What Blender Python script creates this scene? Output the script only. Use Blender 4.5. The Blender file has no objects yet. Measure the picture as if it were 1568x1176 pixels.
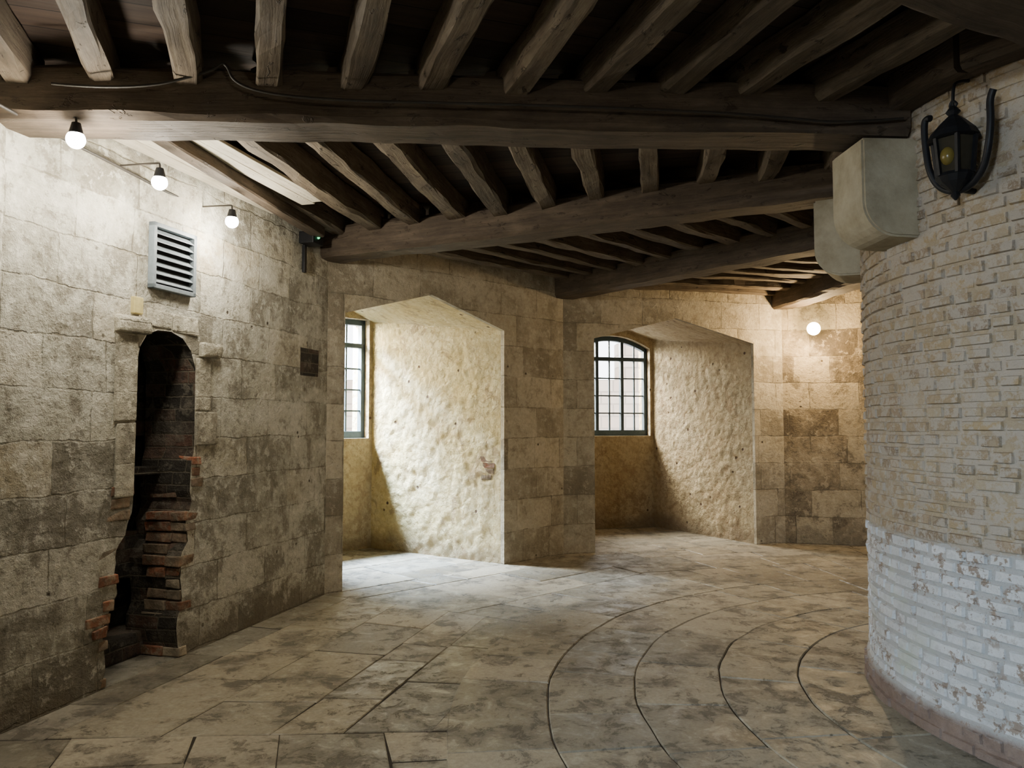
import bpy, bmesh, math, random
from mathutils import Vector, Matrix, noise
random.seed(7)
R=random.random
def U(a,b): return a+(b-a)*R()
COL=bpy.context.scene.collection
# ------------------------------------------------------------ materials
class M:
    def __init__(s,name):
        s.m=bpy.data.materials.new(name); s.m.use_nodes=True; s.nt=s.m.node_tree
        s.b=s.nt.nodes['Principled BSDF']; s.b.inputs['Specular IOR Level'].default_value=.3
        s.out=s.nt.nodes['Material Output']
    def n(s,t,**k):
        x=s.nt.nodes.new(t)
        for a,v in k.items(): setattr(x,a,v)
        return x
    def put(s,sock,v):
        if isinstance(v,bpy.types.NodeSocket): s.nt.links.new(v,sock)
        else:
            if isinstance(v,(tuple,list)) and len(v)==3 and sock.type=='RGBA': v=(*v,1)
            sock.default_value=v
    def co(s,which='Object'): return s.n('ShaderNodeTexCoord').outputs[which]
    def math(s,op,a,b=0.0,c=None):
        x=s.n('ShaderNodeMath',operation=op); s.put(x.inputs[0],a); s.put(x.inputs[1],b)
        if c is not None: s.put(x.inputs[2],c)
        return x.outputs[0]
    def vmath(s,op,a,b):
        x=s.n('ShaderNodeVectorMath',operation=op); s.put(x.inputs[0],a); s.put(x.inputs[1],b); return x.outputs[0]
    def vscale(s,a,k):
        x=s.n('ShaderNodeVectorMath',operation='SCALE'); s.put(x.inputs[0],a); x.inputs['Scale'].default_value=k; return x.outputs[0]
    def noise(s,vec,scale,detail=4,rough=.55,col=False,dist=0):
        x=s.n('ShaderNodeTexNoise'); s.put(x.inputs['Vector'],vec); x.inputs['Scale'].default_value=scale
        x.inputs['Detail'].default_value=detail; x.inputs['Roughness'].default_value=rough; x.inputs['Distortion'].default_value=dist
        return x.outputs['Color' if col else 'Fac']
    def voro(s,vec,scale,feature='F1',out='Distance'):
        x=s.n('ShaderNodeTexVoronoi',feature=feature); s.put(x.inputs['Vector'],vec); x.inputs['Scale'].default_value=scale
        return x.outputs[out]
    def ramp(s,f,stops,interp='LINEAR'):
        x=s.n('ShaderNodeValToRGB'); s.put(x.inputs[0],f); e=x.color_ramp.elements; x.color_ramp.interpolation=interp
        while len(e)<len(stops): e.new(.5)
        for el,(p,c) in zip(e,stops):
            el.position=p; el.color=(c,c,c,1) if isinstance(c,(int,float)) else (*c,1)
        return x.outputs[0]
    def mix(s,f,a,b,mode='MIX'):
        x=s.n('ShaderNodeMix',data_type='RGBA',blend_type=mode); s.put(x.inputs[0],f); s.put(x.inputs[6],a); s.put(x.inputs[7],b)
        return x.outputs[2]
    def sep(s,v):
        x=s.n('ShaderNodeSeparateXYZ'); s.put(x.inputs[0],v); return x.outputs
    def comb(s,a,b,c=0.0):
        x=s.n('ShaderNodeCombineXYZ'); s.put(x.inputs[0],a); s.put(x.inputs[1],b); s.put(x.inputs[2],c); return x.outputs[0]
    def bump(s,h,st,dist,nrm=None):
        x=s.n('ShaderNodeBump'); s.put(x.inputs['Height'],h); x.inputs['Strength'].default_value=st; x.inputs['Distance'].default_value=dist
        if nrm is not None: s.put(x.inputs['Normal'],nrm)
        return x.outputs[0]
    def fin(s,col,rough=.85,nrm=None):
        s.put(s.b.inputs['Base Color'],col); s.put(s.b.inputs['Roughness'],rough)
        if nrm is not None: s.put(s.b.inputs['Normal'],nrm)
        return s.m

def ashlar(name,stops,white=(.62,.58,.46),wl=.5,bw=.58,bh=.29,dark=.5,low=0.0,seed=0.0,dk=(.15,.13,.095),wob=.07,joint=.5,spots=.6):
    s=M(name); o=s.vmath('ADD',s.co(),(seed,0,seed*.37))
    p=s.sep(s.co()); x,y,z=p[0],p[1],p[2]
    v=s.comb(s.math('ADD',s.math('ADD',x,y),seed),z)
    v=s.vmath('ADD',v,s.vscale(s.vmath('SUBTRACT',s.noise(o,2.6,5,.65,col=True),(.5,.5,.5)),wob))
    b=s.n('ShaderNodeTexBrick'); s.put(b.inputs['Vector'],v)
    b.inputs['Color1'].default_value=(0,0,0,1); b.inputs['Color2'].default_value=(1,1,1,1); b.inputs['Mortar'].default_value=(.5,.5,.5,1)
    b.inputs['Scale'].default_value=1; b.inputs['Brick Width'].default_value=bw; b.inputs['Row Height'].default_value=bh
    b.inputs['Mortar Size'].default_value=.007; b.inputs['Mortar Smooth'].default_value=.6
    b.offset=.43; b.squash=.75; b.squash_frequency=3
    base=s.ramp(b.outputs['Color'],stops)
    n1=s.noise(o,1.1,6,.65); n2=s.noise(o,2.6,7,.76,dist=.3); n3=s.noise(o,26,3,.7); n4=s.noise(o,9,6,.75)
    # the per-block tone also shifts how much whitewash / dirt each block carries
    blk=s.math('MULTIPLY',s.math('SUBTRACT',b.outputs['Color'],.5),.08)
    n1b=s.math('ADD',n1,blk); n2b=s.math('SUBTRACT',n2,blk)
    col=s.mix(s.math('MULTIPLY',s.ramp(n1b,[(.42,0),(.58,1)]),wl),base,white)
    col=s.mix(s.math('MULTIPLY',s.ramp(n2b,[(.50,0),(.58,1)]),dark),col,dk)
    col=s.mix(s.math('MULTIPLY',s.ramp(n2b,[(.40,1),(.46,0)]),.5),col,white)
    col=s.mix(s.math('MULTIPLY',s.ramp(n4,[(.54,0),(.59,1)]),spots),col,tuple(min(.74,c*1.14) for c in white))
    col=s.mix(s.math('MULTIPLY',s.ramp(n4,[(.39,1),(.45,0)]),spots),col,dk)
    mt=s.math('MULTIPLY',s.math('MULTIPLY',b.outputs['Fac'],s.ramp(n2,[(.40,.05),(.54,1)])),joint)
    col=s.mix(mt,col,(.17,.145,.10))
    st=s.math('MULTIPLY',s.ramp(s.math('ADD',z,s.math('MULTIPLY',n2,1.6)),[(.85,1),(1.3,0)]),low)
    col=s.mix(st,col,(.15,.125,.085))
    col=s.mix(.35,col,s.ramp(n3,[(.3,.3),(.7,1)]),'MULTIPLY')
    pit=s.ramp(s.voro(o,6.0),[(.04,0),(.11,1)])
    pit=s.math('MAXIMUM',pit,s.ramp(n1,[(.5,1),(.54,0)]))
    col=s.mix(s.math('SUBTRACT',1.0,pit),col,(.06,.045,.03))
    h=s.math('ADD',s.math('MULTIPLY',s.math('SUBTRACT',1.0,mt),.5),s.math('ADD',s.math('MULTIPLY',n4,1.2),s.math('MULTIPLY',n3,.35)))
    h=s.math('ADD',h,s.math('MULTIPLY',pit,.4))
    return s.fin(col,.9,s.bump(h,.85,.03))

def rubble(name,a,b_,c,seed=0.,strength=1.):
    s=M(name); o=s.vmath('ADD',s.co(),(seed,seed,0)); p=s.sep(s.co())
    ov=s.vmath('ADD',o,s.vscale(s.noise(o,6,3,col=True),.10))
    n1=s.noise(o,1.3,6,.6); n2=s.noise(o,20,6,.72); v=s.voro(ov,12)
    col=s.mix(s.ramp(n1,[(.38,0),(.62,1)]),a,b_)
    col=s.mix(s.math('MULTIPLY',s.ramp(n2,[(.5,0),(.60,1)]),.6),col,c)
    col=s.mix(s.math('MULTIPLY',s.ramp(v,[(.45,0),(.75,1)]),.45),col,c)
    pit=s.ramp(s.voro(o,4.5),[(.06,0),(.11,1)])
    col=s.mix(s.math('SUBTRACT',1.0,pit),col,(.12,.07,.045))
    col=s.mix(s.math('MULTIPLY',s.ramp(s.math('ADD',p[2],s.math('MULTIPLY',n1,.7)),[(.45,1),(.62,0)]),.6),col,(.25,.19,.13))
    col=s.mix(s.math('MULTIPLY',s.ramp(s.noise(o,3.3,6,.75,dist=1.),[(.56,0),(.60,1)]),.65),col,(.36,.25,.14))
    h=s.math('ADD',s.math('MULTIPLY',v,-.6),s.math('MULTIPLY',n2,1.0))
    h=s.math('ADD',h,s.math('MULTIPLY',pit,.5))
    return s.fin(col,.9,s.bump(h,strength,.05))

def wood(name,stops,hole=.5,sc=1.0):
    s=M(name); uv=s.sep(s.co('UV'))
    v=s.comb(s.math('MULTIPLY',uv[0],1.2*sc),s.math('MULTIPLY',uv[1],22*sc))
    g=s.noise(v,1.0,6,.65,dist=.4); g2=s.noise(s.comb(s.math('MULTIPLY',uv[0],3.),s.math('MULTIPLY',uv[1],9.)),1.0,5,.7)
    col=s.ramp(s.math('ADD',s.math('MULTIPLY',g,.45),s.math('MULTIPLY',g2,.55)),stops)
    rnd=s.n('ShaderNodeNewGeometry').outputs['Random Per Island']
    col=s.mix(1.0,col,s.ramp(rnd,[(0,.65),(1,1.0)]),'MULTIPLY')
    pv=s.comb(s.math('MULTIPLY',uv[0],7.),s.math('MULTIPLY',uv[1],16.))
    pit=s.ramp(s.noise(pv,1.0,4,.7,dist=.5),[(.60,0),(.65,1)])
    col=s.mix(s.math('MULTIPLY',pit,hole),col,(.025,.016,.01))
    h=s.math('SUBTRACT',s.math('ADD',g,s.math('MULTIPLY',g2,.6)),s.math('MULTIPLY',pit,.6))
    return s.fin(col,.75,s.bump(h,.6,.015))

def plain(name,c,rough=.5,metal=0.,ns=30,bs=.15):
    s=M(name); n=s.noise(s.co(),ns,3)
    s.b.inputs['Metallic'].default_value=metal
    return s.fin(s.mix(s.ramp(n,[(.3,0),(.7,1)]),tuple(x*.75 for x in c),c),rough,s.bump(n,bs,.01))
def emis(name,c,st):
    s=M(name); s.b.inputs['Emission Color'].default_value=(*c,1); s.b.inputs['Emission Strength'].default_value=st
    s.b.inputs['Base Color'].default_value=(*c,1); return s.m

S_LEFT=[(0,(.22,.205,.16)),(.25,(.35,.33,.26)),(.5,(.42,.40,.32)),(.75,(.47,.44,.345)),(.9,(.39,.33,.215)),(1,(.30,.28,.22))]
S_FAR=[(0,(.24,.20,.14)),(.3,(.37,.32,.23)),(.6,(.43,.375,.275)),(1,(.48,.41,.285))]
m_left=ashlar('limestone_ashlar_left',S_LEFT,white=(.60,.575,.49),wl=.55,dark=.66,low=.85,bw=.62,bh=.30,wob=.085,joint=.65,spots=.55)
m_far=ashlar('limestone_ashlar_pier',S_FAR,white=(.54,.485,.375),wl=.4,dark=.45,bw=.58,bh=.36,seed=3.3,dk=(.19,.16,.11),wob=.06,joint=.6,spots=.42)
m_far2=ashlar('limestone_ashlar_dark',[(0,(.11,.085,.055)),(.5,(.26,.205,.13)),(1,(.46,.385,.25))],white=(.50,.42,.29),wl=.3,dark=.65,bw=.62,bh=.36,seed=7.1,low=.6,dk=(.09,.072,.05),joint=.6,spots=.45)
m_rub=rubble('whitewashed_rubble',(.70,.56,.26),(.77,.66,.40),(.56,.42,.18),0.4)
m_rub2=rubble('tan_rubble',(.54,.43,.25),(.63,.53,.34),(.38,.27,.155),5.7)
m_niche=ashlar('sooty_shaded_stone',[(0,(.022,.019,.015)),(.5,(.05,.042,.032)),(.85,(.12,.06,.04)),(1,(.09,.078,.058))],white=(.13,.115,.09),wl=.2,bw=.24,bh=.09,dark=.6,dk=(.03,.025,.02),wob=.03)  # sooty stone, darkened further so its colour carries the shade inside the recess
m_stone=ashlar('dressed_jamb_stone',[(0,(.34,.31,.24)),(1,(.44,.41,.32))],wl=.35,bw=3,bh=.45,dark=.5,seed=1.7)
m_corb=M('corbel_stone')
_n=m_corb.noise(m_corb.co(),5,6,.7); _f=m_corb.noise(m_corb.co(),60,3)
m_corb=m_corb.fin(m_corb.ramp(_n,[(.32,(.24,.20,.13)),(.5,(.32,.275,.19)),(.72,(.40,.35,.25))]),.9,m_corb.bump(m_corb.math('ADD',_n,m_corb.math('MULTIPLY',_f,.3)),.5,.012))
m_joist=wood('hewn_oak_joist',[(.3,(.036,.026,.018)),(.5,(.118,.089,.060)),(.72,(.25,.20,.14))],.85)
m_beam=wood('oak_beam',[(.3,(.036,.026,.019)),(.5,(.092,.067,.046)),(.72,(.185,.14,.098))],.5)
m_pale=wood('pale_boards',[(.3,(.42,.36,.26)),(.6,(.66,.6,.47))],.1)
m_redbrick=M('red_brick')
_r=m_redbrick.n('ShaderNodeNewGeometry').outputs['Random Per Island']; _n=m_redbrick.noise(m_redbrick.co(),18,5,.7); _q=m_redbrick.noise(m_redbrick.co(),3,4,.7)
_c=m_redbrick.ramp(_r,[(0,(.16,.07,.04)),(.35,(.33,.12,.065)),(.6,(.25,.15,.09)),(.8,(.34,.25,.17)),(1,(.44,.38,.28))])
_c=m_redbrick.mix(m_redbrick.ramp(_n,[(.45,0),(.60,.75)]),_c,(.33,.28,.20))
_c=m_redbrick.mix(m_redbrick.ramp(_q,[(.45,0),(.58,.7)]),_c,(.09,.07,.05))
m_redbrick=m_redbrick.fin(_c,.9,m_redbrick.bump(_n,.8,.02))
m_black=plain('black_iron',(.018,.018,.02),.5,.4)
m_frame=plain('blue_grey_paint',(.055,.085,.105),.5)
m_vent=plain('vent_grey',(.17,.20,.22),.5)
m_ventdark=plain('vent_shadow',(.02,.02,.02),.9)
m_yel=plain('yellow_tag',(.50,.42,.18),.7)
m_cable=plain('cable',(.03,.025,.02),.6)
m_bulb=emis('bulb_glow',(1,.96,.86),90)
m_bulbw=emis('bulb_glow_warm',(1,.76,.40),90)
m_led=emis('green_led',(.1,1,.4),1.5)
m_amber=plain('amber_glass',(.16,.12,.03),.25)
g=M('window_glass'); tr=g.n('ShaderNodeBsdfTransparent'); gl=g.n('ShaderNodeBsdfGlossy'); gl.inputs['Roughness'].default_value=.05
mx=g.n('ShaderNodeMixShader'); mx.inputs[0].default_value=.05; g.nt.links.new(tr.outputs[0],mx.inputs[1]); g.nt.links.new(gl.outputs[0],mx.inputs[2]); g.nt.links.new(mx.outputs[0],g.out.inputs[0]); m_glass=g.m
# ceiling boards
s=M('ceiling_boards'); p=s.sep(s.co())
bd=s.math('DIVIDE',p[0],.19); fr=s.math('FRACT',bd); cell=s.math('FLOOR',bd)
wn=s.n('ShaderNodeTexWhiteNoise',noise_dimensions='1D'); s.put(wn.inputs['W'],cell)
gr=s.noise(s.comb(s.math('MULTIPLY',p[0],25.),s.math('MULTIPLY',p[1],1.5),cell),1.,4)
c=s.mix(wn.outputs['Value'],(.03,.02,.014),(.07,.044,.03)); c=s.mix(.6,c,s.ramp(gr,[(.3,.3),(.7,1)]),'MULTIPLY')
gap=s.math('GREATER_THAN',fr,.96); c=s.mix(gap,c,(.004,.003,.002))
m_ceil=s.fin(c,.8,s.bump(s.math('SUBTRACT',gr,gap),.5,.01))
# floor
s=M('flagstones'); o=s.co(); rnd=s.n('ShaderNodeNewGeometry').outputs['Random Per Island']
c=s.ramp(rnd,[(0,(.15,.133,.10)),(.2,(.26,.228,.165)),(.4,(.32,.275,.195)),(.55,(.20,.19,.155)),(.7,(.35,.30,.212)),(.88,(.42,.365,.27)),(1,(.24,.215,.17))])
n1=s.noise(o,.9,6,.65); n2=s.noise(o,6,7,.74,dist=.5); n3=s.noise(o,40,3,.7); n4=s.noise(o,2.3,6,.7)
c=s.mix(s.math('MULTIPLY',s.ramp(n1,[(.42,0),(.60,1)]),.35),c,(.40,.345,.25))
c=s.mix(s.math('MULTIPLY',s.ramp(n4,[(.49,0),(.60,1)]),.65),c,(.125,.105,.076))
pit=s.math('MULTIPLY',s.ramp(n2,[(.53,0),(.58,1)]),s.ramp(n4,[(.42,0),(.50,1)]))
c=s.mix(s.math('MULTIPLY',pit,.7),c,(.08,.065,.045))
c=s.mix(s.math('MULTIPLY',s.ramp(n2,[(.37,1),(.43,0)]),.4),c,(.46,.41,.32))
c=s.mix(.45,c,s.ramp(n3,[(.3,.4),(.7,1)]),'MULTIPLY')
ro=s.ramp(s.math('ADD',n2,s.math('MULTIPLY',rnd,.15)),[(.40,.30),(.60,.62)])
h=s.math('ADD',s.math('MULTIPLY',pit,-1.2),s.math('ADD',s.math('MULTIPLY',n2,.8),s.math('MULTIPLY',n3,.12)))
s.b.inputs['Specular IOR Level'].default_value=.45
m_floor=s.fin(c,ro,s.bump(h,.5,.02))
m_joint=plain('floor_joint',(.035,.028,.02),.95)
# drum bricks
def drumcol(s,z,mortar):
    o=s.co(); rnd=s.n('ShaderNodeNewGeometry').outputs['Random Per Island']
    n1=s.noise(o,1.8,6,.7); n2=s.noise(o,13,6,.75); n5=s.noise(o,2.6,4)
    if mortar: base=s.mix(n1,(.34,.28,.17),(.48,.42,.29))
    else: base=s.ramp(rnd,[(0,(.055,.04,.028)),(.12,(.18,.13,.075)),(.32,(.31,.23,.12)),(.48,(.46,.34,.145)),(.6,(.24,.185,.12)),(.75,(.50,.44,.31)),(.9,(.38,.29,.165)),(1,(.21,.115,.075))])
    if not mortar:
        wash=s.math('MULTIPLY',s.ramp(s.math('ADD',n1,s.math('MULTIPLY',s.math('SUBTRACT',rnd,.5),.25)),[(.50,0),(.64,1)]),s.ramp(n2,[(.44,.05),(.54,.9)]))
    else: wash=s.math('MULTIPLY',s.ramp(n1,[(.48,0),(.68,1)]),.6)
    up=s.mix(wash,base,(.60,.55,.42))
    up=s.mix(s.math('MULTIPLY',s.ramp(n2,[(.53,0),(.58,1)]),.75),up,(.125,.09,.055))
    up=s.mix(s.math('MULTIPLY',s.ramp(n2,[(.39,1),(.45,0)]),.5),up,(.60,.55,.43))
    zz=s.math('ADD',z,s.math('MULTIPLY',s.math('SUBTRACT',n2,.5),.12))
    white=s.mix(s.ramp(n1,[(.4,0),(.65,1)]),(.56,.56,.55),(.72,.72,.72))
    if mortar: white=s.mix(.7,white,(.34,.33,.31))  # joints tinted darker so the brick relief's shade sits in the colour
    chip=s.math('MULTIPLY',s.ramp(n2,[(.54,0),(.59,1)]),s.ramp(n5,[(.40,0),(.50,1)]))
    white=s.mix(chip,white,(.30,.235,.185))
    white=s.mix(s.math('MULTIPLY',s.ramp(n2,[(.38,1),(.46,0)]),.4),white,(.44,.43,.40))
    white=s.mix(s.math('MULTIPLY',s.ramp(n5,[(.30,.5),(.42,0)]),.9),white,(.48,.53,.38))
    lowf=s.ramp(zz,[(.98,1),(1.01,0)])
    band=s.math('MULTIPLY',s.ramp(zz,[(1.0,1),(1.7,0)]),s.ramp(n2,[(.44,0),(.53,1)]))
    up=s.mix(s.math('MULTIPLY',band,.85),up,(.62,.61,.57))
    col=s.mix(lowf,up,white)
    line=s.math('MULTIPLY',s.ramp(zz,[(.97,0),(.99,1)]),s.ramp(zz,[(1.005,1),(1.03,0)]))
    col=s.mix(s.math('MULTIPLY',line,.6),col,(.30,.22,.14))
    pl=s.ramp(s.math('ADD',z,s.math('MULTIPLY',n2,.05)),[(.14,1),(.18,0)])
    red=s.mix(n2,(.12,.07,.05),(.34,.26,.21))
    col=s.mix(pl,col,red)
    return s.fin(col,.85,s.bump(n2,.9,.025))
s=M('drum_brick'); m_dbrick=drumcol(s,s.sep(s.co())[2],False)
s=M('drum_mortar'); m_dmort=drumcol(s,s.sep(s.co())[2],True)

# ------------------------------------------------------------ mesh helpers
def newobj(name,bm,mats,mw=None,parent=None,smooth=False):
    me=bpy.data.meshes.new(name); bm.normal_update(); bm.to_mesh(me); bm.free()
    for m in mats: me.materials.append(m)
    if smooth:
        for p in me.polygons: p.use_smooth=True
    o=bpy.data.objects.new(name,me); COL.objects.link(o)
    if parent: o.parent=parent
    if mw is not None: o.matrix_local=mw
    return o
def empty(name,mw=None):
    e=bpy.data.objects.new(name,None); COL.objects.link(e)
    if mw is not None: e.matrix_local=mw
    return e
def frame(a,b):
    d=(Vector(b)-Vector(a)).normalized(); o=Vector((-d.y,d.x,0))
    m=Matrix.Identity(4); m.col[0][:3]=d.to_3d()[:]; m.col[1][:3]=o[:]; m.col[3][:3]=(a[0],a[1],0)
    return m
def prism(bm,loop,y0,y1,mi_front=0,mi_side=0):
    f=[bm.verts.new((x,y0,z)) for x,z in loop]; k=[bm.verts.new((x,y1,z)) for x,z in loop]
    a=bm.faces.new(f); b=bm.faces.new(k[::-1]); a.material_index=mi_front; b.material_index=mi_front
    n=len(loop)
    for i in range(n):
        q=bm.faces.new((f[i],k[i],k[(i+1)%n],f[(i+1)%n])); q.material_index=mi_side
    a.normal_update(); b.normal_update()
    bmesh.ops.triangulate(bm,faces=[a,b],ngon_method='EAR_CLIP')
def box(bm,x0,x1,y0,y1,z0,z1,mi=0,jit=0.,bev=0.,mw=None):
    c=[]
    for z in (z0,z1):
        for x,y in ((x0,y0),(x1,y0),(x1,y1),(x0,y1)):
            v=Vector((x+U(-jit,jit),y+U(-jit,jit),z+U(-jit,jit)))
            if mw is not None: v=mw@v
            c.append(bm.verts.new(v))
    fs=[]
    for q in ((3,2,1,0),(4,5,6,7),(0,1,5,4),(1,2,6,5),(2,3,7,6),(3,0,4,7)):
        f=bm.faces.new([c[i] for i in q]); f.material_index=mi; fs.append(f)
    if bev>0:
        es=list({e for f in fs for e in f.edges}); bmesh.ops.bevel(bm,geom=es,offset=bev,segments=2,affect='EDGES',profile=.6)
def timber(bm,p0,p1,w,z0,z1,ch=.02,jit=.006,seg=None,mi=0):
    """hand-hewn timber with chamfered arrises and UVs along the grain"""
    uvl=bm.loops.layers.uv.verify()
    p0=Vector(p0);p1=Vector(p1); L=(p1-p0).length; d=(p1-p0)/L; n=Vector((-d.y,d.x)); seg=seg or max(3,int(L/.16))
    h=w/2; sec=[(-h+ch,z0),(h-ch,z0),(h,z0+ch),(h,z1-ch),(h-ch,z1),(-h+ch,z1),(-h,z1-ch),(-h,z0+ch)]
    off=U(0,50); rings=[]; sd=U(0,99)
    for i in range(seg+1):
        t=i/seg; q=p0+d*(L*t); r=[]
        bx=noise.noise(Vector((sd,t*L*.8,0)))*jit*2.5; bz=noise.noise(Vector((sd,t*L*.8,9)))*jit*1.5
        for k,(a,z) in enumerate(sec):
            ja=noise.noise(Vector((sd+k*3.1,t*L*3,0)))*jit*1.8; jz=noise.noise(Vector((sd+k*3.1,t*L*3,5)))*jit*1.8
            r.append(bm.verts.new((q.x+n.x*(a+bx+ja),q.y+n.y*(a+bx+ja),z+bz+jz)))
        rings.append(r)
    per=[0]
    for k in range(8):
        a=sec[k];b=sec[(k+1)%8]; per.append(per[-1]+math.hypot(a[0]-b[0],a[1]-b[1]))
    for i in range(seg):
        for k in range(8):
            k2=(k+1)%8
            f=bm.faces.new((rings[i][k],rings[i+1][k],rings[i+1][k2],rings[i][k2])); f.material_index=mi
            us=[(i,k),(i+1,k),(i+1,k+1),(i,k+1)]
            for lp,(a,b) in zip(f.loops,us): lp[uvl].uv=(off+a*L/seg,off+per[b])
    bm.faces.new(rings[0][::-1]); bm.faces.new(rings[-1])
def curve(name,pts,r,mat,parent=None,cyc=False):
    c=bpy.data.curves.new(name,'CURVE'); c.dimensions='3D'; c.bevel_depth=r; c.bevel_resolution=3; c.use_fill_caps=True
    sp=c.splines.new('NURBS'); sp.points.add(len(pts)-1); sp.use_endpoint_u=True; sp.order_u=3; sp.use_cyclic_u=cyc
    for q,p in zip(sp.points,pts): q.co=(*p,1)
    c.materials.append(mat); o=bpy.data.objects.new(name,c); COL.objects.link(o)
    if parent: o.parent=parent
    return o

# ------------------------------------------------------------ plan
DC=Vector((3.92,4.35)); DR=1.75; H=3.56
V=[(.35,-1.02),(-1.92,.9),(-2.68,4.0),(-1.77,7.35),(.64,9.6),(3.7,10.5),(6.55,9.72),(8.82,7.45),(9.65,4.35),(8.82,1.25),(6.55,-1.02),(3.45,-1.85)]
def Ln(i): return (Vector(V[(i+1)%12])-Vector(V[i])).length

for i,nm,mt in ((1,'wall_near_left',m_left),(5,'wall_far_right',m_far2),(6,'wall_right_a',m_far2),(7,'wall_right_b',m_far),(8,'wall_right_c',m_far),(9,'wall_back_a',m_far),(10,'wall_back_b',m_far),(11,'wall_back_c',m_far)):
    bm=bmesh.new(); L=Ln(i); prism(bm,[(0,-.05),(L,-.05),(L,H),(0,H)],0,.4)
    newobj(nm,bm,[mt],frame(V[i],V[(i+1)%12]))

# left wall with broken doorway
L=Ln(2)
def rough(pts,amp=.012,step=.07):
    out=[]
    for a,b in zip(pts[:-1],pts[1:]):
        n=max(1,int(math.hypot(b[0]-a[0],b[1]-a[1])/step))
        for k in range(n):
            t=k/n; out.append((a[0]+(b[0]-a[0])*t+(U(-amp,amp) if k else 0),a[1]+(b[1]-a[1])*t+(U(-amp,amp)*.5 if k else 0)))
    out.append(pts[-1]); return out
lo1=rough([(.74,-.05),(.79,.1),(.76,.32),(.87,.55),(.84,.80),(.94,.97),(.985,1.12)],.02,.06)
lo2=[(.985,1.2),(.99,2.0),(1.01,2.10),(1.07,2.19),(1.17,2.23),(1.30,2.235),(1.42,2.20),(1.51,2.12),(1.56,2.0)]
lo3=rough([(1.565,1.42),(1.53,1.2),(1.55,1.05),(1.49,.92),(1.52,.78),(1.44,.66),(1.47,.4),(1.42,.2),(1.44,-.05)],.02,.06)
bm=bmesh.new(); prism(bm,[(0,-.05)]+lo1+lo2+lo3+[(L,-.05),(L,H),(0,H)],0,.42,0,1)
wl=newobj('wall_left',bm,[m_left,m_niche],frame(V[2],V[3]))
dw=empty('stone_doorway',frame(V[2],V[3]))
bm=bmesh.new(); box(bm,.55,1.8,.62,.8,-.05,2.4); box(bm,.55,.6,.41,.7,-.05,2.4); box(bm,1.7,1.8,.41,.7,-.05,2.4); box(bm,.55,1.8,.41,.7,2.3,2.4)
box(bm,.80,1.65,.30,.63,-.02,.16,jit=.02,bev=.02); box(bm,1.15,1.7,.25,.63,1.24,1.30,jit=.015,bev=.01); box(bm,.85,1.15,.40,.63,.9,1.18,jit=.03,bev=.02)
box(bm,1.2,1.6,.42,.63,.5,.85,jit=.03,bev=.02); box(bm,.9,1.3,.46,.63,.14,.45,jit=.03,bev=.02); box(bm,1.25,1.7,.45,.63,1.5,1.75,jit=.03,bev=.02)
newobj('recess_back',bm,[m_niche],parent=dw)
bm=bmesh.new()
for (x0,x1,z0,z1) in ((.80,.982,1.62,2.17),(.82,.98,1.14,1.61),(1.568,1.72,1.70,2.08),(1.57,1.80,1.45,1.69)):
    box(bm,x0,x1,-.014,.1,z0,z1,jit=.004,bev=.01)
box(bm,.79,1.06,-.05,.08,2.18,2.29,jit=.01,bev=.02); box(bm,1.60,1.82,-.04,.08,2.09,2.20,jit=.01,bev=.02)
box(bm,1.06,1.3,-.010,.05,2.245,2.36,jit=.006,bev=.01); box(bm,1.31,1.58,-.010,.05,2.235,2.36,jit=.006,bev=.01)
newobj('dressed_stones',bm,[m_stone],parent=dw)
bm=bmesh.new()
def interp(P,z):
    for a,b in zip(P[:-1],P[1:]):
        if a[0]<=z<=b[0]: return a[1]+(b[1]-a[1])*(z-a[0])/(b[0]-a[0])
    return P[-1][1]
edl=lambda z: interp([(0,.80),(.32,.77),(.55,.87),(.8,.84),(.97,.94),(1.3,.985)],z)
edr=lambda z: interp([(0,1.44),(.4,1.47),(.66,1.44),(.78,1.52),(.92,1.49),(1.05,1.55),(1.45,1.565)],z)
def jamb(x_edge,side,z0,z1):
    z=z0
    while z<z1:
        w=U(.05,.19); p=U(-.008,.016); x=x_edge(z)
        if R()<.88:
            if side<0: box(bm,x-w,x+U(0,.02),-p,.12,z,z+.062,jit=.007,bev=.008)
            else: box(bm,x-U(0,.02),x+w,-p,.12,z,z+.062,jit=.007,bev=.008)
        z+=.077
jamb(edl,-1,.0,1.3); jamb(edr,1,.0,1.45)
for z in [k*.077 for k in range(15)]:
    if R()<.8: a=edr(z); box(bm,a-.02,a+.03,.12,.25+U(0,.1),z,z+.062,jit=.008,bev=.006)
newobj('brick_jambs',bm,[m_redbrick],parent=dw)
bm=bmesh.new(); box(bm,.92,1.0,-.03,.02,2.31,2.42,bev=.006); newobj('yellow_block',bm,[m_yel],parent=dw)
bm=bmesh.new(); box(bm,2.98,3.3,-.003,.05,2.04,2.29,jit=.003,bev=.002); newobj('dark_recess_stone',bm,[m_niche],parent=wl)  # flush dark stone plate, its dark tone standing in for a shaded recess
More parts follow.
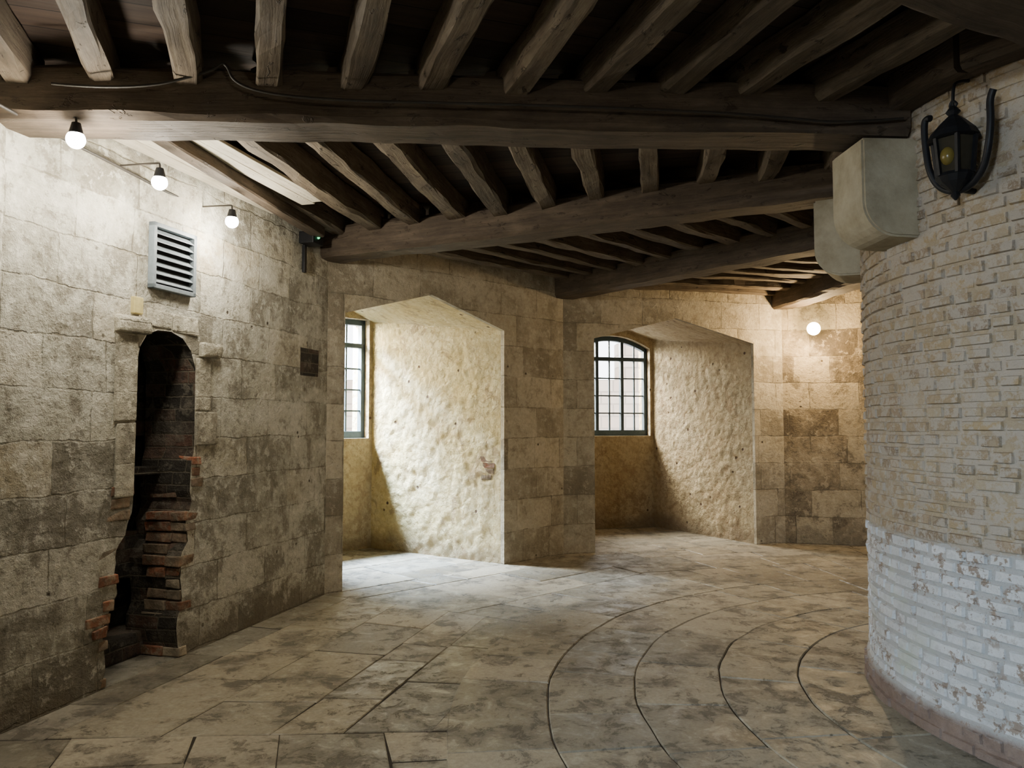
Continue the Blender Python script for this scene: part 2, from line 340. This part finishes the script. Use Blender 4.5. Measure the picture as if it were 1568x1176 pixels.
# vent grille
vg=empty('vent_grille',frame(V[2],V[3])@Matrix.Translation((1.06,-.002,2.50)))
bm=bmesh.new(); w,h=.43,.44
box(bm,0,w,-.045,0,0,.03,bev=.004);box(bm,0,w,-.045,0,h-.03,h,bev=.004);box(bm,0,.03,-.045,0,0,h,bev=.004);box(bm,w-.03,w,-.045,0,0,h,bev=.004)
newobj('grille_frame',bm,[m_vent],parent=vg)
bm=bmesh.new()
for k in range(7):
    z=.045+k*.054
    vs=[bm.verts.new(c) for c in ((.03,-.042,z),(w-.03,-.042,z),(w-.03,-.008,z+.034),(.03,-.008,z+.034))]; bm.faces.new(vs)
    vs2=[bm.verts.new((v.co.x,v.co.y,v.co.z-.005)) for v in vs]; bm.faces.new(vs2[::-1]); bm.faces.new((vs[1],vs[0],vs2[0],vs2[1]))
newobj('louvres',bm,[m_vent],parent=vg)
bm=bmesh.new(); box(bm,.02,w-.02,-.006,-.001,.02,h-.02); newobj('backing',bm,[m_ventdark],parent=vg)

# ------------------------------------------------------------ embrasures
def patch(bm,a,b,c,d,nu,nv,amp,mi=0,sd=0.):
    a,b,c,d=map(Vector,(a,b,c,d)); nrm=(b-a).cross(d-a).normalized(); g=[]
    for j in range(nv+1):
        row=[]
        for i in range(nu+1):
            u=i/nu;v=j/nv; p=(a*(1-u)+b*u)*(1-v)+(d*(1-u)+c*u)*v
            f=min(1,u*8)*min(1,(1-u)*8+.2)*min(1,(1-v)*8+.15)
            q=p*1.0+Vector((sd,sd,sd))
            dd=noise.noise(q*1.3)*1.0+noise.noise(q*6)*.7+noise.noise(q*14)*.7
            row.append(bm.verts.new(p+nrm*(dd*amp*f)))
        g.append(row)
    for j in range(nv):
        for i in range(nu):
            f=bm.faces.new((g[j][i],g[j][i+1],g[j+1][i+1],g[j+1][i])); f.material_index=mi; f.smooth=True
def embrasure(i,t0,t1,wname,winname,mwall,mrub,wd,nar=.47,dep=2.06,arch=.19,ztop=2.80,nl=3,patchz=None):
    A,B=V[i],V[(i+1)%12]; L=Ln(i); fr=frame(A,B); s0,s1=L*t0,L*t1; mid=(s0+s1)/2
    zs,za=2.69,2.99
    bm=bmesh.new()
    prism(bm,[(0,-.05),(s0,-.05),(s0,zs),(mid,za),(s1,zs),(s1,-.05),(L,-.05),(L,H),(0,H)],0,.06)
    wo=newobj(wname,bm,[mwall],fr)
    b0,b1=s0+nar,s1-nar; bs,ba=2.95,3.16; y=.058
    bm=bmesh.new()
    patch(bm,(s1,y,-.03),(b1,dep,-.03),(b1,dep,bs),(s1,y,zs),90,110,.016,sd=i*3.)
    patch(bm,(b0,dep,-.03),(s0,y,-.03),(s0,y,zs),(b0,dep,bs),60,70,.016,sd=i*5.+1)
    patch(bm,(s0,y,zs),(mid,y,za),(mid,dep,ba),(b0,dep,bs),20,30,.0)
    patch(bm,(mid,y,za),(s1,y,zs),(b1,dep,bs),(mid,dep,ba),20,30,.0)
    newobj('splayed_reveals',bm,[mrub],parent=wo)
    if patchz:
        d=Vector((b1-s1,dep-y,0)).normalized(); nn=Vector((-d.y,d.x,0))
        mw=Matrix.Identity(4); mw.col[0][:3]=d[:]; mw.col[1][:3]=nn[:]; mw.col[3][:3]=(s1,y,0)
        bm=bmesh.new()
        for k in range(patchz[2]):
            z=patchz[0]+k*.07; x=patchz[1]+U(-.04,.04); w=U(.14,.24)
            box(bm,x,x+w,-.05,.006,z,z+.06,jit=.004,bev=.003,mw=mw)
        newobj('exposed_bricks',bm,[m_redbrick],parent=wo)
    W0,W1=b0+.05,b1-.05; sill=1.42
    bm=bmesh.new()
    prism(bm,[(b0-.3,-.05),(b1+.3,-.05),(b1+.3,sill),(b0-.3,sill)],dep-.005,dep+.4)
    arc=[(W0+(W1-W0)*k/10,ztop+arch*(1-((k-5)/5)**2)) for k in range(11)]
    prism(bm,[(b0-.3,sill),(W0,sill)]+arc+[(W1,sill),(b1+.3,sill),(b1+.3,3.4),(b0-.3,3.4)],dep-.004,dep+.4)
    newobj('window_wall',bm,[wd],parent=wo)
    we=empty(winname,fr@Matrix.Translation((W0,dep+.10,0)))
    Ww=W1-W0; at=lambda x:ztop+arch*(1-((x/Ww-.5)*2)**2)
    bm=bmesh.new(); fw=.055
    box(bm,0,Ww,0,.09,sill,sill+.09,bev=.006)
    box(bm,0,fw,0,.09,sill,ztop+.03,bev=.006);box(bm,Ww-fw,Ww,0,.09,sill,ztop+.03,bev=.006)
    N=12
    loop=[(Ww*k/N,at(Ww*k/N)+.01) for k in range(N+1)]; loop2=[(x,z-.08) for x,z in loop][::-1]
    prism(bm,loop+loop2,0,.09)
    tz=2.60
    box(bm,0,Ww,.0,.08,tz,tz+.06,bev=.006)
    for k in range(1,nl):
        x=Ww*k/nl; box(bm,x-.025,x+.025,.005,.08,sill,at(x),bev=.004)
    newobj('window_frame',bm,[m_frame],parent=we)
    bm=bmesh.new()
    for k in range(nl*2):
        if k%2: x=Ww*k/(nl*2); box(bm,x-.010,x+.010,.02,.05,sill+.05,at(x))
    for k in range(1,4):
        z=sill+.08+(tz-sill-.08)*k/4; box(bm,.03,Ww-.03,.021,.049,z-.010,z+.010)
    newobj('glazing_bars',bm,[m_frame],parent=we)
    bm=bmesh.new(); vs=[bm.verts.new((x,.035,z)) for x,z in [(.02,sill+.03),(Ww-.02,sill+.03)]+[(x,z-.03) for x,z in loop[1:-1]][::-1]]
    bm.faces.new(vs); newobj('glass',bm,[m_glass],parent=we)
    return fr,(W0,W1),dep
E1=embrasure(3,.058,.697,'wall_far_left','window_1',m_far,m_rub,m_rub2,arch=.0,ztop=2.97,nl=2,patchz=(.95,.12,4))
E2=embrasure(4,.131,.859,'wall_far','window_2',m_far,m_rub2,m_rub2)
E3=embrasure(0,.2,.85,'wall_near_back','window_3',m_far,m_rub,m_rub)

def arealamp(name,E,wat,col,side=0.,up=.9,out=1.1,tgt=None,size=(1.6,1.6)):
    fr,(W0,W1),dep=E; p=fr@Vector(((W0+W1)/2+side,dep+.4+out,2.3+up)); l=bpy.data.lights.new(name,'AREA'); l.shape='RECTANGLE'; l.size,l.size_y=size
    l.energy=wat; l.color=col; o=bpy.data.objects.new(name,l); COL.objects.link(o); o.location=p
    t=fr@Vector(tgt)
    o.rotation_euler=(t-p).to_track_quat('-Z','Y').to_euler(); return o
# daylight outside each window (targets given in the wall's own frame)
arealamp('daylight_1',E1,2300,(1,.93,.76),-1.1,1.0,1.0,(1.9,.9,1.2),(1.6,1.4))
arealamp('daylight_1b',E1,7500,(.58,.77,1),-.5,1.7,1.0,(1.6,.2,.0),(.8,.7))
arealamp('daylight_2',E2,1700,(1,.93,.78),-1.0,1.3,1.1,(2.3,.9,.8),(1.6,1.4))
arealamp('daylight_3',E3,3300,(.58,.78,1),0,1.0,1.0,(.9,-3.6,.0))

# ------------------------------------------------------------ drum
bm=bmesh.new(); n=128
def ring(r,z): return [bm.verts.new((r*math.cos(2*math.pi*k/n),r*math.sin(2*math.pi*k/n),z)) for k in range(n)]
rs=[ring(DR+.022,-.05),ring(DR+.022,.15),ring(DR-.006,.17),ring(DR-.006,H-.015)]
for a,b in zip(rs[:-1],rs[1:]):
    for k in range(n):
        f=bm.faces.new((a[k],a[(k+1)%n],b[(k+1)%n],b[k])); f.material_index=1
z=.0; row=0
while z<H-.085:
    hh=.056; r0=DR+(.03 if z<.14 else 0)
    wd=.205 if row%2==0 else .104
    th=U(0,.3)
    end=th+2*math.pi
    while th<end-.03:
        w=wd*U(.88,1.1) if R()<.85 else (.205 if wd<.15 else .104)
        if th+(w+.01)/r0>end: w=(end-th)*r0-.014
        if w<.03: break
        a0=th; a1=th+w/r0; p=U(0,.010)+ (0 if R()>.08 else -.010); dz=U(-.005,.005)
        ri=r0-.02; ro=r0+p+.002; e=.008
        def P(a,r,zz): return bm.verts.new((r*math.cos(a),r*math.sin(a),zz))
        ns=3 if w>.15 else 2
        bo=[];to=[];bi=[];ti=[]
        js=[U(-.004,.004) for _ in range(4)]
        for k in range(ns):
            t=k/(ns-1); a=a0+(a1-a0)*t; ai=a+(e/r0 if k==0 else (-e/r0 if k==ns-1 else 0))
            bi.append(P(a,ri,z+dz)); ti.append(P(a,ri,z+hh+dz))
            jj=U(-.003,.003)
            bo.append(P(ai,ro+js[0]+jj,z+dz+e*.8+js[1])); to.append(P(ai,ro+js[2]-jj,z+hh+dz-e*.8+js[3]))
        for k in range(ns-1):
            for q in ((bo[k],bo[k+1],to[k+1],to[k]),(bi[k],bi[k+1],bo[k+1],bo[k]),(to[k],to[k+1],ti[k+1],ti[k])): bm.faces.new(q)
        bm.faces.new((bi[0],bo[0],to[0],ti[0])); bm.faces.new((bo[-1],bi[-1],ti[-1],to[-1]))
        th=a1+.013/r0
    z+=.071; row+=1
drum=newobj('brick_stair_drum',bm,[m_dbrick,m_dmort],Matrix.Translation((DC.x,DC.y,0)))
bm=bmesh.new()
for k in range(16):
    a=2*math.pi*k/16; b=2*math.pi*(k+1)/16; r=DR+.10
    timber(bm,(r*math.cos(a),r*math.sin(a)),(r*math.cos(b),r*math.sin(b)),.16,3.30,3.50)
newobj('head_timber_ring',bm,[m_beam],parent=drum)
def corbel(ax,tgtw=.36,prot=.29):
    ang=math.atan2(ax[1]-DC.y,ax[0]-DC.x); d=Vector((math.cos(ang),math.sin(ang),0)); nn=Vector((-d.y,d.x,0))
    m=Matrix.Identity(4); m.col[0][:3]=d[:]; m.col[1][:3]=nn[:]; m.col[3][:3]=(DC.x+d.x*(DR-.03),DC.y+d.y*(DR-.03),0)
    P=prot+.03; loop=[(0,3.15),(P,3.15),(P,2.80)]
    for k in range(1,9):
        a=math.pi/2*k/8; loop.append((P-.19*(1-math.cos(a)),2.80-.19*math.sin(a)))
    loop+=[(0,2.605)]
    bm=bmesh.new(); prism(bm,loop,-tgtw/2,tgtw/2)
    bmesh.ops.remove_doubles(bm,verts=bm.verts,dist=.0005)
    es=[e for e in bm.edges if len(e.link_faces)==2 and e.calc_face_angle(0)>.7]
    bmesh.ops.bevel(bm,geom=es,offset=.012,segments=2,affect='EDGES')
    return newobj('stone_corbel',bm,[m_corb],m)
corbel((2.1,4.27)); corbel((2.3,5.36))

# ------------------------------------------------------------ beams, joists, ceiling
I=[(2.75,2.6),(2.62,3.25),(2.28,4.26),(2.45,5.28),(3.3,6.3),(4.3,6.1),(5.0,5.9)]
def ext(a,b,e0,e1):
    a=Vector(a);b=Vector(b);d=(b-a).normalized(); return a-d*e0,b+d*e1
def stopdrum(a,b,r):
    d=(b-a).normalized(); L=(b-a).length; t=L; k=0.
    while k<L:
        if (a+d*k-DC).length<r: t=k; break
        k+=.01
    return a,a+d*t
for k in (1,2,3,4,5,6):
    bm=bmesh.new(); a,b=ext(V[k],I[k],.05,.3); a,b=stopdrum(a,b,DR+.02); timber(bm,a,b,.33 if k<3 else .31,3.17,3.45,ch=.03,jit=.010,seg=34)
    newobj('ceiling_beam',bm,[m_beam])
def clip(p,d,poly):
    t0,t1=-50,50; n=len(poly)
    c=sum((Vector(q) for q in poly),Vector((0,0)))/n
    for i in range(n):
        a=Vector(poly[i]);b=Vector(poly[(i+1)%n]); nn=Vector((-(b-a).y,(b-a).x))
        if nn.dot(c-a)<0: nn=-nn
        den=nn.dot(d); num=nn.dot(a-p)
        if abs(den)<1e-6:
            if num>0: return None
            continue
        t=num/den
        if den>0: t0=max(t0,t)
        else: t1=min(t1,t)
    return (t0,t1) if t1-t0>.25 else None
ceil=empty('ceiling')
sect=[ (0,(-.6,.8),(0,0),.45,(-9,9)),
       (1,(-.33,1),(-1.335,4.15),.43,(-3,14)),
       (2,(.19,1),(.024,4.77),.42,(-5,8)),
       (3,(1,1),(1.0,8.0),.40,(-12,12)),
       (4,(3.7,1),(3,9),.40,(-12,12)),
       (5,(3.7,-1.4),(5,8),.42,(-12,12))]
for k,d,p,sp,rg in sect:
    bm=bmesh.new()
    poly=[V[k],V[k+1],I[k+1],I[k]]; d=Vector(d).normalized(); nn=Vector((-d.y,d.x))
    for q in range(rg[0],rg[1]+1):
        if k in(1,2): o=Vector((p[0]+sp*q,p[1]))
        else: o=Vector(p)+nn*(sp*q)
        r=clip(o,d,poly)
        if not r: continue
        a=o+d*(r[0]+.02); b=o+d*(r[1]-.02)
        if (b-a).length<.2: continue
        timber(bm,a,b,U(.115,.145),U(3.345,3.375),3.55,ch=.014,jit=.012)
    newobj('ceiling_joists',bm,[m_joist])
    pc=sum((Vector(q) for q in poly),Vector((0,0)))/4
    ang=math.atan2(d.y,d.x); mw=Matrix.Translation((pc.x,pc.y,0))@Matrix.Rotation(ang,4,'Z'); inv=mw.inverted()
    b2=bmesh.new(); lp=[inv@Vector((q[0],q[1],0)) for q in poly]
    lo=[b2.verts.new((v.x,v.y,H)) for v in lp]; hi=[b2.verts.new((v.x,v.y,H+.03)) for v in lp]
    b2.faces.new(lo); b2.faces.new(hi[::-1])
    for i in range(4): b2.faces.new((lo[i],hi[i],hi[(i+1)%4],lo[(i+1)%4]))
    newobj('boards',b2,[m_ceil],mw,parent=ceil)
bm=bmesh.new(); q=[bm.verts.new((v[0]+(v[0]-3.5)*.25,v[1]+(v[1]-4.3)*.25,H+.035)) for v in V]; q2=[bm.verts.new((v.co.x,v.co.y,H+.2)) for v in q]
bm.faces.new(q); bm.faces.new(q2[::-1])
for i in range(12): bm.faces.new((q[i],q2[i],q2[(i+1)%12],q[(i+1)%12]))
newobj('upper_deck',bm,[m_ceil],parent=ceil)
# pale planked panel beside the left wall
bm=bmesh.new(); fr=frame(V[2],V[3])
for k in range(5):
    o0=-.08-k*.125
    a=fr@Vector((.32,o0,0)); b=fr@Vector((2.45-k*.05-(.9 if k==2 else 0),o0,0))
    timber(bm,(a.x,a.y),(b.x,b.y),.120,3.36+U(0,.005),3.385,ch=.003,jit=.0008)
newobj('pale_ceiling_boards',bm,[m_pale])
bm=bmesh.new(); timber(bm,(-2.14,4.2),(-1.74,6.85),.11,3.28,3.54,ch=.01,jit=.004); newobj('ceiling_trimmer',bm,[m_beam])

# ------------------------------------------------------------ floor
bm=bmesh.new(); DCx,DCy=DC
rr=[1.70,2.19,2.68,3.2,3.72,4.28]
def slab(r0,r1,a0,a1):
    n=max(2,int((a1-a0)*r0/.12)); z=U(-.002,.002); tx=U(-.002,.002); e=.006; g=U(.0015,.005)
    rows=[[],[],[],[]]
    for k in range(n+1):
        t=k/n
        aa=a0+(a1-a0)*t; gi=lambda r,m:(m/r if k==0 else (-m/r if k==n else 0))
        for rw,(r,m,zz) in enumerate(((r0+g,g,-.008),(r0+g+e,g+e,z-tx),(r1-g-e,g+e,z+tx),(r1-g,g,-.008))):
            c_,s_=math.cos(aa)*r,math.sin(aa)*r
            w=noise.noise(Vector((c_*2.5,s_*2.5,0)))*.018
            a=aa+gi(r,m); rows[rw].append(bm.verts.new((DCx+(r+w)*math.cos(a),DCy+(r+w)*math.sin(a),zz)))
    for rw in range(3):
        for k in range(n): bm.faces.new((rows[rw][k],rows[rw+1][k],rows[rw+1][k+1],rows[rw][k+1]))
    for k in (0,n):
        f=[rows[i][k] for i in range(4)]; bm.faces.new(f if k else f[::-1])
for r0,r1 in zip(rr[:-1],rr[1:]):
    a=U(0,1); end=a+2*math.pi; rm=(r0+r1)/2
    while a<end-1e-4:
        w=U(.45,1.15)/rm
        if end-a-w<.35/r1: w=end-a
        slab(r0,r1,a,a+w); a+=w
def qslab(P,zt):
    P=[Vector((p[0]+U(-.006,.006),p[1]+U(-.006,.006))) for p in P]; c=sum(P,Vector((0,0)))/4
    if min((P[i]-P[(i+1)%4]).length for i in range(4))<.03: return
    g=U(.002,.006); z=zt+U(-.002,.002)
    def inset(m,zz): return [bm.verts.new((*(p+(c-p).normalized()*m*1.4),zz)) for p in P]
    lo=inset(g,-.008); hi=inset(g+.006,z)
    f=bm.faces.new(hi)
    for i in range(4): bm.faces.new((lo[i],lo[(i+1)%4],hi[(i+1)%4],hi[i]))
for i in range(12):
    A,B=Vector(V[i]),Vector(V[(i+1)%12]); u=(B-A).normalized(); outn=Vector((-u.y,u.x)); hw=outn.dot(A-DC)
    h=3.75
    xa=u.dot(A-DC)/hw; xb=u.dot(B-DC)/hw
    while h<hw+2.35:
        d=U(.34,.62)
        if h<hw<h+d+.12: d=hw-h
        h1=h+d
        if h>=hw-.01: l0=(xa*hw,xa*hw); r0=(xb*hw,xb*hw)
        else: l0=(xa*h,xa*h1); r0=(xb*h,xb*h1)
        t=0.; ln=max(r0[1]-l0[1],.1)
        while t<1:
            t1=t+U(.4,1.15)/ln
            if t1>1-.3/ln: t1=1
            P=[DC+outn*h+u*(l0[0]+(r0[0]-l0[0])*t),DC+outn*h+u*(l0[0]+(r0[0]-l0[0])*t1),DC+outn*h1+u*(l0[1]+(r0[1]-l0[1])*t1),DC+outn*h1+u*(l0[1]+(r0[1]-l0[1])*t)]
            qslab(P,-.004); t=t1
        h=h1
b=[bm.verts.new((DCx+8.7*math.cos(2*math.pi*k/64),DCy+8.7*math.sin(2*math.pi*k/64),-.008)) for k in range(64)]
f=bm.faces.new(b); f.material_index=1
bmesh.ops.recalc_face_normals(bm,faces=[q for q in bm.faces if q.material_index==0])
for q in bm.faces:
    if q.normal.z<0 and abs(q.normal.z)>.5: q.normal_flip()
newobj('floor',bm,[m_floor,m_joint])

# ------------------------------------------------------------ lamps
def globe(parent,p,mat,r=.05,up=True):
    bm=bmesh.new(); bmesh.ops.create_uvsphere(bm,u_segments=24,v_segments=14,radius=r)
    newobj('globe',bm,[mat],Matrix.Translation(p),parent,True)
    if up:
        bm=bmesh.new(); bmesh.ops.create_cone(bm,segments=16,radius1=r*.8,radius2=.022,depth=.06,cap_ends=True); newobj('lamp_holder',bm,[m_black],Matrix.Translation((p[0],p[1],p[2]+r+.01)),parent)
def plight(name,p,w,c,r=.045):
    l=bpy.data.lights.new(name,'POINT'); l.energy=w; l.color=c; l.shadow_soft_size=r; o=bpy.data.objects.new(name,l); COL.objects.link(o); o.location=p
BP=[(-2.24,3.88,3.06),(-2.13,4.58,3.06),(-2.02,5.48,3.06)]
for p in BP:
    e=empty('ceiling_spotlight'); globe(e,p,m_bulb,.046); plight('bulb_light',(p[0],p[1],p[2]-.09),46,(1,.93,.78))
    curve('arm',[(p[0],p[1],p[2]+.08),(p[0],p[1],p[2]+.115),(p[0]-.01,p[1],p[2]+.12),(p[0]-.28,p[1]+.08,p[2]+.13)],.006,m_cable,e)
curve('lighting_conduit',[(-2.57,3.5,3.185),(-2.53,3.95,3.185),(-2.42,4.66,3.185),(-2.31,5.56,3.185),(-1.98,6.75,3.25)],.009,m_cable)
fw=empty('wall_lamp'); pb=(3.98,10.10,2.86); globe(fw,pb,m_bulbw,.085,False); plight('warm_light',(pb[0]-.05,pb[1]-.13,pb[2]-.05),130,(1,.70,.36))
curve('bracket',[(pb[0],pb[1]+.06,pb[2]),(pb[0]+.02,pb[1]+.2,pb[2]),(pb[0]+.05,10.40,pb[2]+.02)],.015,m_black,fw)
for i,(p,wt) in enumerate([((.1,.9,3.05),34),((7.6,6.6,3.0),110)]):  # unseen extra bulbs, added to lift the room's ambient light
    e=empty('ceiling_spotlight'); globe(e,p,m_bulb); plight('bulb_light',(p[0],p[1],p[2]-.08),wt,(1,.88,.70))
    curve('arm',[(p[0],p[1],p[2]+.08),(p[0],p[1],p[2]+.3),(p[0],p[1],3.5)],.008,m_cable,e)
curve('beam_cable',[(-2.3,3.76,3.30),(-1.9,3.78,3.27),(-1.5,3.79,3.38),(-1.45,3.80,3.44),(-1.4,3.81,3.30),(-1.0,3.83,3.245),(0,3.89,3.25),(1.0,3.955,3.24),(1.5,4.0,3.22),(1.75,4.02,3.20),(2.1,4.05,3.24)],.007,m_cable)
em=empty('emergency_light',frame(V[2],V[3])@Matrix.Translation((3.0,-.10,3.22)))
bm=bmesh.new(); box(bm,-.08,.10,-.05,.098,0,.11,bev=.012); box(bm,-.02,.02,.07,.098,-.25,0,bev=.004); newobj('housing',bm,[m_black],parent=em)
bm=bmesh.new(); bmesh.ops.create_uvsphere(bm,u_segments=12,v_segments=8,radius=.014); newobj('led',bm,[m_led],Matrix.Translation((.0,-.055,.06)),em)

# ------------------------------------------------------------ iron lantern
ph=math.radians(200.5); nv=Vector((math.cos(ph),math.sin(ph))); tv=Vector((-nv.y,nv.x)); 
if tv.y>0: tv=-tv
m=Matrix.Identity(4); m.col[0][:3]=(tv.x,tv.y,0); m.col[1][:3]=(-nv.x,-nv.y,0); m.col[3][:3]=(DC.x+nv.x*(DR+.13),DC.y+nv.y*(DR+.13),2.93)
m=m@Matrix.Scale(1.12,4)
ln=empty('iron_lantern',m)
bm=bmesh.new()
def hexr(r,z,n=6): return [bm.verts.new((r*math.cos(2*math.pi*k/n+.3),r*math.sin(2*math.pi*k/n+.3),z)) for k in range(n)]
def lathe(prof):
    rs=[hexr(a,b,12) for a,b in prof]
    for a,b_ in zip(rs[:-1],rs[1:]):
        for k in range(12): bm.faces.new((a[k],a[(k+1)%12],b_[(k+1)%12],b_[k]))
    bm.faces.new(rs[0]); bm.faces.new(rs[-1][::-1])
lathe([(.012,.20),(.03,.175),(.018,.16),(.05,.13),(.09,.085),(.105,.055),(.085,.05)])
lathe([(.07,-.10),(.078,-.115),(.06,-.14),(.03,-.165),(.014,-.18),(.02,-.195),(.004,-.215)])
for k in range(6):
    a=2*math.pi*k/6+.3; x,y=math.cos(a),math.sin(a)
    q0=[bm.verts.new((x*.072+dx,y*.072+dy,-.11)) for dx,dy in ((-.007,-.007),(.007,-.007),(.007,.007),(-.007,.007))]
    q1=[bm.verts.new((x*.088+dx,y*.088+dy,.055)) for dx,dy in ((-.007,-.007),(.007,-.007),(.007,.007),(-.007,.007))]
    for i in range(4): bm.faces.new((q0[i],q0[(i+1)%4],q1[(i+1)%4],q1[i]))
newobj('lantern_cage',bm,[m_black],parent=ln)
bm=bmesh.new(); a=hexr(.064,-.10,6); b_=hexr(.08,.052,6)
for k in range(6): bm.faces.new((a[k],a[(k+1)%6],b_[(k+1)%6],b_[k]))
newobj('glass_panels',bm,[plain('smoked_glass',(.035,.03,.02),.2)],parent=ln)
bm=bmesh.new(); bmesh.ops.create_uvsphere(bm,u_segments=14,v_segments=10,radius=.032); bmesh.ops.scale(bm,vec=(1,1,1.3),verts=bm.verts)
newobj('amber_lamp',bm,[m_amber],Matrix.Translation((.01,-.05,-.03)),ln,True)
curve('yoke',[(-.115,0,.19),(-.14,0,.20),(-.15,0,.16),(-.145,0,.07),(-.13,0,-.05),(-.10,.02,-.13),(-.03,.03,-.17),(.05,.03,-.165),(.12,.02,-.11),(.16,0,-.03),(.175,0,.08),(.17,0,.17),(.19,0,.20)],.015,m_black,ln)
curve('wall_stay',[(0,.03,-.165),(0,.07,-.165),(0,.115,-.165)],.013,m_black,ln)
curve('hanger_rod',[(0,0,.19),(0,0,.28),(0,.03,.32),(0,.10,.33)],.007,m_black,ln)
curve('hanger_ring',[(.02,0,.205),(0,0,.235),(-.02,0,.205),(0,0,.18)],.005,m_black,ln,True)

# ------------------------------------------------------------ outside
s=M('outer_masonry'); b=s.n('ShaderNodeTexBrick'); p=s.sep(s.co()); s.put(b.inputs['Vector'],s.comb(p[0],p[2])); b.inputs['Scale'].default_value=1
b.inputs['Brick Width'].default_value=.6; b.inputs['Row Height'].default_value=.3; b.inputs['Mortar Size'].default_value=.02
b.inputs['Color1'].default_value=(.34,.25,.19,1); b.inputs['Color2'].default_value=(.42,.34,.27,1); b.inputs['Mortar'].default_value=(.25,.2,.16,1)
m_out=s.fin(b.outputs['Color'],.9)
bm=bmesh.new(); prism(bm,[(-12,-1),(14,-1),(14,3.6),(4.6,3.6),(4.6,2.7),(-12,2.7)],0,.5)
newobj('outer_curtain_wall',bm,[m_out],Matrix.Translation((-2,19,0)))
w=bpy.data.worlds.new('sky'); bpy.context.scene.world=w; w.use_nodes=True
bg=w.node_tree.nodes['Background']; bg.inputs[0].default_value=(.90,.95,1,1); bg.inputs[1].default_value=9.0

cam=bpy.data.cameras.new('camera'); cam.lens=27.05; cam.sensor_width=36; cam.clip_start=.05
co=bpy.data.objects.new('camera',cam); COL.objects.link(co); co.location=(0,0,1.6); co.rotation_euler=(math.radians(93),0,0)
bpy.context.scene.camera=co
